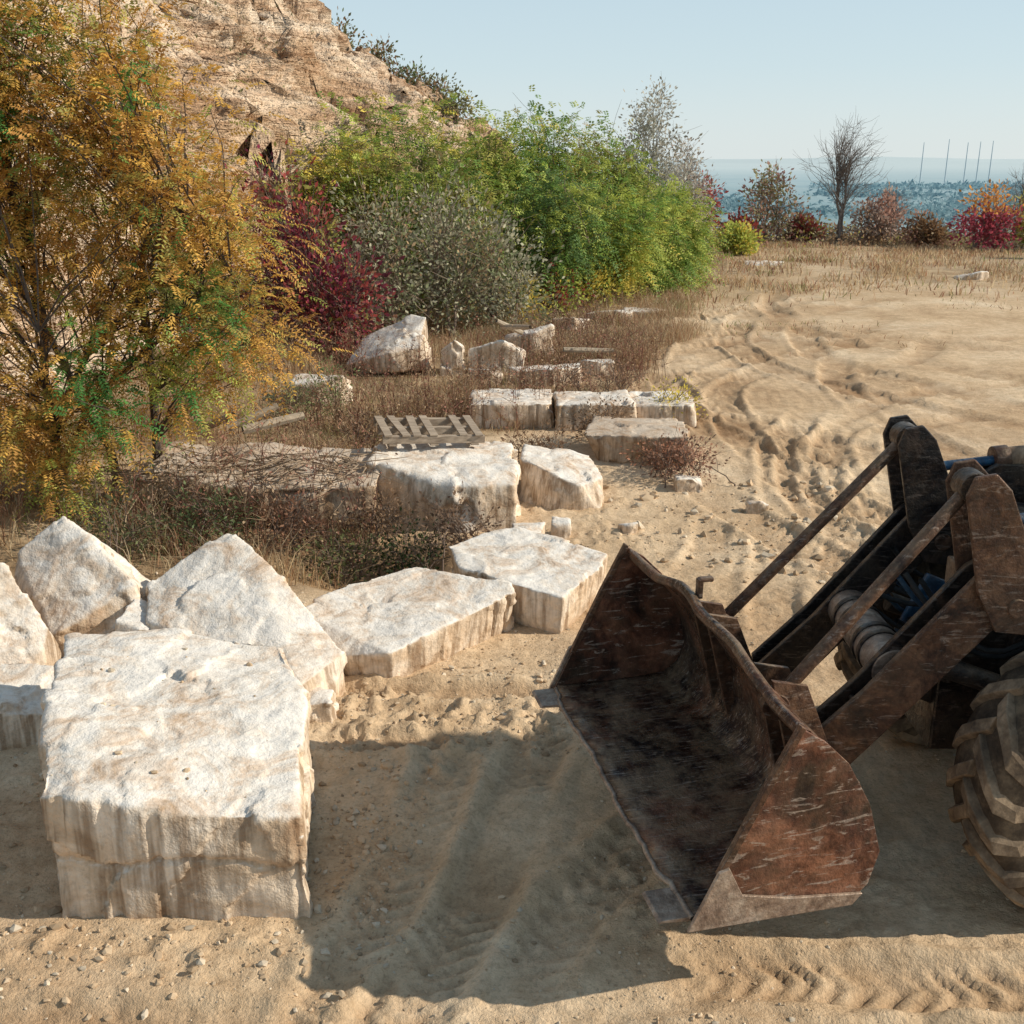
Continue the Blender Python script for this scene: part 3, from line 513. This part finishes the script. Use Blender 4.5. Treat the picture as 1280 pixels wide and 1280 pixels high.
x=rng.uniform(1,4,260);y=rng.uniform(10,13.5,260); pebbles('stone_rubble',x,y,.015+.06*rng.random(260)**4,3)
bpy.context.view_layer.update(); cx=[];cy=[];cz=[]
for i in range(30):
    a,b=rng.uniform(-2.8,-1.35),rng.uniform(5.2,6.9); ok,loc,_,_=BIG.ray_cast(Vector((a,b,3))-BIG.location,Vector((0,0,-1)))
    if ok: cx.append(a);cy.append(b);cz.append(loc.z+BIG.location.z)
pebbles('stone_chips',np.array(cx),np.array(cy),.006+.03*rng.random(len(cx))**4,4,zf=np.array(cz))
def boxm(bm,c,s,rot=None):
    r=bmesh.ops.create_cube(bm,size=1.0); M=Matrix.Translation(c)@(rot.to_4x4() if rot else Matrix.Identity(4))@Matrix.Diagonal((*s,1)); bmesh.ops.transform(bm,matrix=M,verts=r['verts'])
def bmobj(bm,name,mat,parent=None,bev=0,mw=None):
    me=bpy.data.meshes.new(name); bmesh.ops.recalc_face_normals(bm,faces=bm.faces); bm.to_mesh(me); bm.free(); me.materials.append(mat); o=bpy.data.objects.new(name,me); sc.collection.objects.link(o)
    if mw is not None: o.matrix_world=mw
    if parent: o.parent=parent
    if bev: b=o.modifiers.new('b','BEVEL'); b.width=bev; b.segments=2; b.limit_method='ANGLE'
    return o
bm=bmesh.new()
for i in range(3): boxm(bm,(0,-.42+.42*i,.05),(1.25,.08,.09))
for i in range(7):
    if i!=4: boxm(bm,(-.56+.187*i,.02*math.sin(i*3),.108),(.10,.95,.022),Matrix.Rotation(.07*math.sin(i*2),3,'Z'))
for i in range(3): boxm(bm,(-.5+.5*i,0,-.008),(.10,.95,.022))
bmobj(bm,'wooden_pallet',MW,None,.004,Matrix.Translation((-1.05,13.3,.70))@Matrix.Rotation(.25,4,'Z')@Matrix.Rotation(.03,4,'X')@Matrix.Rotation(.05,4,'Y'))
acc=Acc()
for i in range(110):
    a=np.array([rng.uniform(-4.2,-1.6),rng.uniform(11.6,12.6),.56+rng.random()*.12]); dr=nrm(rng.normal(size=3)*np.array([1,.7,.12])); L=rng.uniform(.3,1.0); tube(acc,[a,a+dr*L*.5+rng.normal(size=3)*.03,a+dr*L],[.010,.007,.003],4,(.30,.22,.15))
acc.build('brush_pile',[MB])
acc=Acc()
for (a,b,r) in [((-3.6,13.6,.7),(-3.0,13.8,.95),.05),((-3.4,13.5,.7),(-2.7,13.9,.8),.06),((-3.9,13.7,.7),(-3.5,13.5,.9),.05),((-.2,21.6,.8),(.35,20.9,.9),.05),((.2,21.8,.65),(-.3,21.4,.95),.05),((1.0,21.3,.4),(2.0,21.5,.35),.05)]:
    tube(acc,np.linspace(a,b,4),[r*1.0,r*1.05,r*.95,r*.8],7,(.42,.34,.25))
acc.build('broken_log',[MB])
# ---------------------------------------------------------------- loader (bucket carried about half a metre off the ground)
LO=bpy.data.objects.new('wheel_loader',None); sc.collection.objects.link(LO); LO.location=(3.2,6.1,0)
I4=Matrix.Identity(4)
FM=Matrix.Translation((2.904,5.984,.48))@Matrix.Scale(.88,4)@Matrix.Translation((-3.3,-6.8,0))   # front attachment frame
def par(o): 
    o.parent=LO; o.matrix_parent_inverse=Matrix.Translation((-3.2,-6.1,0)); return o
def plate(name,poly,y,th,mat,bev=.008,mw=None):
    bm=bmesh.new(); a=[bm.verts.new((p[0],y-th/2,p[1])) for p in poly]; b=[bm.verts.new((p[0],y+th/2,p[1])) for p in poly]
    bm.faces.new(a); bm.faces.new(b[::-1]); n=len(poly)
    for i in range(n): bm.faces.new((a[i],b[i],b[(i+1)%n],a[(i+1)%n]))
    return par(bmobj(bm,name,mat,None,bev,FM@(mw or I4)))
def cyl(name,p,q,r,mat,k=20,r2=None,bev=.004,mw=None):
    p=Vector(p);q=Vector(q); d=q-p; bm=bmesh.new(); bmesh.ops.create_cone(bm,cap_ends=True,segments=k,radius1=r,radius2=r if r2 is None else r2,depth=d.length)
    bmesh.ops.transform(bm,matrix=Matrix.Translation((p+q)/2)@d.to_track_quat('Z','Y').to_matrix().to_4x4(),verts=bm.verts)
    o=bmobj(bm,name,mat,None,bev,FM if mw is None else mw); 
    for f in o.data.polygons: f.use_smooth=len(f.vertices)==4
    return par(o)
def box(name,c,s,mat,rz=0,ry=0,bev=.015,mw=None):
    bm=bmesh.new(); boxm(bm,c,s,Matrix.Rotation(rz,3,'Z')@Matrix.Rotation(ry,3,'Y')); return par(bmobj(bm,name,mat,None,bev,FM if mw is None else mw))
ang=math.atan2(.24,.97); BM=Matrix.Translation((.65,6.4,.03))@Matrix.Rotation(ang,4,'Z')@Matrix.Rotation(math.radians(1.2),4,'X')
prof=[(0,.03),(.35,.02),(.72,.03),(.9,.05),(1.01,.14),(1.06,.3),(1.01,.55),(.91,.75),(.79,.9),(.66,1.03),(.55,1.12)]
YN,YF=-1.42,1.3
pp=[];
for i in range(len(prof)-1):
    for t in (0,.25,.5,.75): pp.append((prof[i][0]*(1-t)+prof[i+1][0]*t,prof[i][1]*(1-t)+prof[i+1][1]*t))
pp.append(prof[-1]); pp=np.array(pp); W=np.linspace(YN,YF,90)
G=np.zeros((len(pp),len(W),3)); G[...,0]=pp[:,None,0]; G[...,2]=pp[:,None,1]; G[...,1]=W[None]
dn=fbm3(G.reshape(-1,3),1.6,4,5,.6).reshape(len(pp),len(W)); ed=np.minimum(1,4*np.minimum(np.linspace(0,1,len(W)),np.linspace(1,0,len(W))))[None]
G[...,0]+=.045*dn*ed; G[...,2]+=.03*dn*ed
tp=sst(.80,1,np.linspace(0,1,len(pp)))[:,None]; hump=(sst(-1.05,-.55,W)*(1-sst(.25,.9,W)))[None]
G[...,2]+=tp*hump*.14; G[...,0]-=tp*hump*.02
G[0,:,0]+=.012*np.array([n2(w,0,7,3)+.8*n2(w,0,23,3) for w in W])-.03*(W>-1.1)*(W<1.1)
i3=np.arange(G.shape[0]*G.shape[1]).reshape(G.shape[:2]); F=np.stack([i3[:-1,:-1],i3[:-1,1:],i3[1:,1:],i3[1:,:-1]],-1).reshape(-1,4)
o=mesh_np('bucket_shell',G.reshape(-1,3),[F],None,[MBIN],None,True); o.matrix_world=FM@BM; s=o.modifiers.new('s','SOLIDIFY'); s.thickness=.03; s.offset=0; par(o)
ep=[(G[0,i,0]-.008,G[0,i,1],G[0,i,2]) for i in range(0,90,2)]
acc=Acc(); tube(acc,ep,[.019]*len(ep),6,(.3,.23,.17)); o=acc.build('cutting_edge',[MPALE],True); o.matrix_world=FM@BM; par(o)
sp=[(-.02,-.01),(.94,-.01),(1.04,.09),(1.09,.3),(.99,.62),(.83,.90),(.68,1.05),(.53,1.15),(.36,.8),(.12,.3)]
for sg,yy in ((-1,YN-.014),(1,YF+.014)):
    plate('bucket_side',sp,yy,.028,MBUCK,.004,BM)
    plate('side_front_edge',[(.52,1.17),(.55,1.15),(.38,.8),(.15,.3),(.11,.31),(.34,.81)],yy,.04,MRUST,.004,BM)
    plate('side_wear_plate',[(-.05,-.015),(.94,-.018),(1.0,.05),(.55,.10),(.26,.17),(.17,.36),(.11,.34)],yy+sg*.026,.022,MPALE,.004,BM)
    plate('corner_cutter',[(-.2,.02),(.10,-.005),(.10,.03),(-.18,.035)],yy-sg*.16,.26,MPALE,.004,BM)
rimP=[(G[-1,i,0]+.02,G[-1,i,1],G[-1,i,2]-.03) for i in range(0,90,3)]
acc=Acc(); tube(acc,rimP,[.035]*len(rimP),8,(.1,.06,.04)); o=acc.build('rim_stiffener',[MRUST],True); o.matrix_world=FM@BM; par(o)
for w in (-.62,-.38,.38,.62):
    plate('hinge_bracket',[(.78,.98),(1.02,.92),(1.2,.5),(1.26,.3),(1.14,.14),(1.02,.1)],w,.03,MRUST,.004,BM)
bm=bmesh.new(); boxm(bm,(.6,.1,1.3),(.04,.05,.14)); boxm(bm,(.64,.1,1.36),(.1,.05,.03)); par(bmobj(bm,'rim_hook',MRUST,None,.01,FM@BM))
for a,b in (((1.60,6.02,.82),(2.75,6.3,2.12)),((1.50,7.28,.80),(2.77,7.5,2.12))):
    cyl('tilt_rod',a,b,.042,MRUST); cyl('rod_eye',(a[0],a[1]-.07,a[2]),(a[0],a[1]+.07,a[2]),.085,MRUST); cyl('rod_eye',(b[0],b[1]-.08,b[2]),(b[0],b[1]+.08,b[2]),.095,MDARK)
for y,mt,ma in ((6.3,MRUST,MRUST),(7.5,MDARK,MDARK)):
    pl=[(1.84,.20),(2.06,.16),(2.45,.62),(3.0,1.28),(3.5,1.62),(4.25,1.68),(4.25,1.92),(3.4,1.95),(2.82,1.58),(2.2,.80),(1.82,.40)]
    plate('boom_arm',pl,y-.09,.05,ma); plate('boom_arm',pl,y+.09,.05,MDARK)
    cyl('boom_pin',(1.95,y-.2,.3),(1.95,y+.2,.3),.075,MRUST)
    for q in (.25,.5): box('boom_rib',(1.98+q,y,.36+q*1.13),(.04,.13,.16),MDARK,0,-.8)
    bc=[(2.66,2.1),(2.70,2.22),(2.82,2.24),(2.92,2.14),(3.08,1.78),(3.22,1.42),(3.12,1.22),(2.94,1.24),(2.80,1.5)]
    plate('bellcrank',bc,y-.16,.035,mt); plate('bellcrank',bc,y+.16,.035,mt)
    cyl('bellcrank_pin',(3.05,y-.2,1.4),(3.05,y+.2,1.4),.06,MRUST)
    cyl('tilt_cylinder_rod',(3.0,y,1.9),(3.5,y,1.96),.035,MBLUE); cyl('tilt_cylinder',(3.42,y,1.95),(4.5,y,2.06),.085,MTAN); cyl('cylinder_collar',(3.40,y,1.948),(3.50,y,1.96),.10,MRUST)
    cyl('lift_cylinder',(2.75,y*.9+.68,.9),(4.0,y*.9+.68,.45),.07,MDARK)
cyl('cross_tube',(2.45,6.35,.86),(2.45,7.45,.86),.15,MPALE,28)
for q in (6.62,6.75,7.05,7.2): cyl('cross_tube_band',(2.45,q,.86),(2.45,q+.05,.86),.162,MDARK,28)
rh=np.random.default_rng(3)
acc=Acc()
for i in range(12):
    a=np.array([2.5+rh.random()*.3,6.5+rh.random()*.8,.9+rh.random()*.6]); b=np.array([3.6,6.5+rh.random()*.8,1.2+rh.random()*.7]); t=np.linspace(0,1,10)[:,None]
    tube(acc,a+(b-a)*t+np.array([0,rh.normal()*.15,-.25-.2*rh.random()])*(4*t*(1-t)),[.018]*10,6,(.03,.03,.03) if i%3 else (.04,.08,.13))
o=acc.build('hydraulic_hoses',[MB],True); o.matrix_world=FM; par(o)
box('front_frame',(3.45,6.9,.55),(1.3,.75,.7),MDARK); box('frame_tower',(3.55,6.9,1.3),(.55,.8,.8),MDARK,0,.1); box('frame_panel',(3.3,6.55,1.35),(.4,.05,.4),MBLUE,0,.3); box('frame_gusset',(3.0,6.62,.8),(.5,.05,.7),MDARK,0,.4); box('frame_gusset',(3.0,7.18,.8),(.5,.05,.7),MBLUE,0,.4)
box('valve_block',(3.1,6.9,1.3),(.25,.3,.2),MTAN); cyl('axle_housing',(3.25,5.3,.84),(3.15,7.1,.84),.15,MDARK,mw=I4)
def wheel(cx,cy,cz,r,w,rz=0):
    k=72; pr=[(-.5,.58),(-.52,.70),(-.505,.82),(-.46,.91),(-.3,.935),(0,.94),(.3,.935),(.46,.91),(.505,.82),(.52,.70),(.5,.58)]
    M=Matrix.Translation((cx,cy,cz))@Matrix.Rotation(rz,4,'Z')
    bm=bmesh.new(); rings=[]
    for i in range(k):
        a=2*math.pi*i/k; rings.append([bm.verts.new((r*q*math.cos(a),w*p,r*q*math.sin(a))) for p,q in pr])
    for i in range(k):
        for j in range(len(pr)-1): bm.faces.new((rings[i][j],rings[i][j+1],rings[(i+1)%k][j+1],rings[(i+1)%k][j]))
    o=par(bmobj(bm,'tyre',MRUB,None,0,M))
    for f in o.data.polygons: f.use_smooth=True
    bm=bmesh.new(); nl=20; wr=np.random.default_rng(int(cx*100))
    for i in range(nl):
        for sg in (-1,1):
            a0=2*math.pi*(i+(.5 if sg>0 else 0))/nl; segs=[]
            for t,(pw,rb,rt) in enumerate([(-.05,.92,.985),(.16,.92,.995),(.36,.915,.985),(.475,.87,.95),(.515,.74,.80)]):
                a=a0+t*.095; hw=.072; wn=wr.normal()*.004
                for da,hr in ((-hw,rb),(-hw*.72,rt+wn),(hw*.72,rt+wn),(hw,rb)):
                    out=(pw+(.018 if (t>=3 and hr==rt+wn) else 0)); segs.append(bm.verts.new((r*hr*math.cos(a+da),sg*w*out,r*hr*math.sin(a+da))))
            for t in range(4):
                for j in range(3): bm.faces.new((segs[t*4+j],segs[t*4+j+1],segs[t*4+5+j],segs[t*4+4+j]))
            bm.faces.new(segs[0:4]); bm.faces.new(segs[16:20])
    par(bmobj(bm,'tyre_tread',MRUB2,None,.006,M))
    bm=bmesh.new(); pr2=[(-.48,.59),(-.46,.54),(-.2,.50),(-.12,.3),(-.2,.26),(-.3,.22),(-.3,0.001)]
    for sg in (-1,1):
        rings=[]
        for i in range(36):
            a=2*math.pi*i/36; rings.append([bm.verts.new((r*q*math.cos(a),sg*w*-p,r*q*math.sin(a))) for p,q in pr2])
        for i in range(36):
            for j in range(len(pr2)-1): bm.faces.new((rings[i][j],rings[i][j+1],rings[(i+1)%36][j+1],rings[(i+1)%36][j]))
    par(bmobj(bm,'wheel_rim',MTAN,None,0,M))
wheel(3.22,5.18,.83,.86,.46,.14); wheel(3.12,7.1,.83,.86,.46,.14)
J=Vector((4.15,6.15,0)); ra=math.radians(-3); RM=Matrix.Translation(J)@Matrix.Rotation(ra,4,'Z')
def rbox(name,c,s,mat,bev=.03):
    bm=bmesh.new(); boxm(bm,c,s); return par(bmobj(bm,name,mat,None,bev,RM))
cyl('articulation_pin',(4.15,6.15,.5),(4.15,6.15,1.3),.12,MDARK,mw=I4); box('articulation_link',(3.9,6.12,.9),(.9,.5,.35),MDARK,0,mw=I4)
rbox('rear_frame',(1.9,0,.9),(3.8,.85,.45),MDARK); rbox('bonnet',(3.2,0,1.7),(2.2,1.1,.9),MBLUE,.08); rbox('counterweight',(4.4,0,1.1),(.4,1.8,.8),MBLUE,.06)
rbox('cab_floor',(1.25,0,1.3),(1.6,1.5,.35),MBLUE); rbox('cab_roof',(1.25,0,3.1),(1.8,1.6,.14),MBLUE,.05); rbox('cab_panel',(1.25,0,1.8),(1.5,1.45,.8),MBLUE,.03)
for a in (.52,1.98):
    for b in (-.7,.7): rbox('cab_pillar',(a,b,2.6),(.1,.1,1.0),MBLUE,.01)
gl=N('dark_cab_glass'); gl.bsdf((.03,.04,.045),.08,0,None,.6)
for c,s in (((.53,0,2.6),(.015,1.3,.9)),((1.97,0,2.6),(.015,1.3,.9)),((1.25,-.71,2.6),(1.36,.015,.9)),((1.25,.71,2.6),(1.36,.015,.9))): rbox('cab_window',c,s,gl.m,0)
for b in (-1,1):
    c=RM@Vector((2.9,b*.97,.83)); wheel(c.x,c.y,.83,.86,.46,ra); rbox('mudguard',(2.9,b*.92,1.78),(1.5,.5,.06),MBLUE,.02)
# ---------------------------------------------------------------- far masts
mm=N('hazy_concrete'); mm.bsdf((.52,.58,.61),.9)  # concrete colour lightened to carry the distance haze
for px,h in ((1135,100),(1165,108),(1188,100),(1203,102),(1218,104)):
    X0=(px-640)/1372*2960; bm=bmesh.new(); bmesh.ops.create_cone(bm,cap_ends=True,segments=12,radius1=1.8,radius2=.9,depth=h); bmobj(bm,'chimney',mm.m,None,0,Matrix.Translation((X0,3000,-64+h/2)))
# ---------------------------------------------------------------- light & camera
el=math.radians(31.5); tx,ty=.999,-.035
w=bpy.data.worlds.new('World'); sc.world=w; w.use_nodes=True; nt=w.node_tree; bg=nt.nodes['Background']
sk=nt.nodes.new('ShaderNodeTexSky'); sk.sky_type='NISHITA'; sk.sun_disc=False; sk.sun_elevation=el; sk.sun_rotation=math.atan2(tx,ty); sk.air_density=1.0; sk.dust_density=.6; sk.ozone_density=1.5
tc=nt.nodes.new('ShaderNodeTexCoord'); sz=nt.nodes.new('ShaderNodeSeparateXYZ'); nt.links.new(tc.outputs['Generated'],sz.inputs[0])
rp=nt.nodes.new('ShaderNodeValToRGB'); e=rp.color_ramp.elements; e[0].position=0.0; e[0].color=(.66,.73,.74,1); e[1].position=.30; e[1].color=(.38,.54,.66,1); x=e.new(.07); x.color=(.56,.68,.73,1); x=e.new(1.0); x.color=(.13,.18,.25,1)
nt.links.new(sz.outputs[2],rp.inputs[0])
sc_=nt.nodes.new('ShaderNodeVectorMath'); sc_.operation='SCALE'; sc_.inputs[3].default_value=1/.13*1.12; nt.links.new(rp.outputs[0],sc_.inputs[0])
mx=nt.nodes.new('ShaderNodeMix'); mx.data_type='RGBA'; mx.inputs[0].default_value=.87; nt.links.new(sk.outputs[0],mx.inputs[6]); nt.links.new(sc_.outputs[0],mx.inputs[7])
nt.links.new(mx.outputs[2],bg.inputs[0]); bg.inputs[1].default_value=.13
sd=bpy.data.lights.new('sun','SUN'); sd.energy=5; sd.angle=math.radians(.6); sd.color=(1,.92,.78); so=bpy.data.objects.new('sun',sd); sc.collection.objects.link(so)
dv=Vector((tx*math.cos(el),ty*math.cos(el),math.sin(el))); so.rotation_euler=dv.to_track_quat('Z','Y').to_euler(); so.location=(20,0,20)
cd=bpy.data.cameras.new('camera'); cd.sensor_width=36; cd.lens=36*1372/1280; cd.clip_end=60000; cd.clip_start=.1
co=bpy.data.objects.new('camera',cd); sc.collection.objects.link(co); co.location=(0,0,4); co.rotation_euler=(math.radians(72),0,0); sc.camera=co
sc.view_settings.view_transform='Standard'; sc.view_settings.look='None'; sc.view_settings.exposure=0
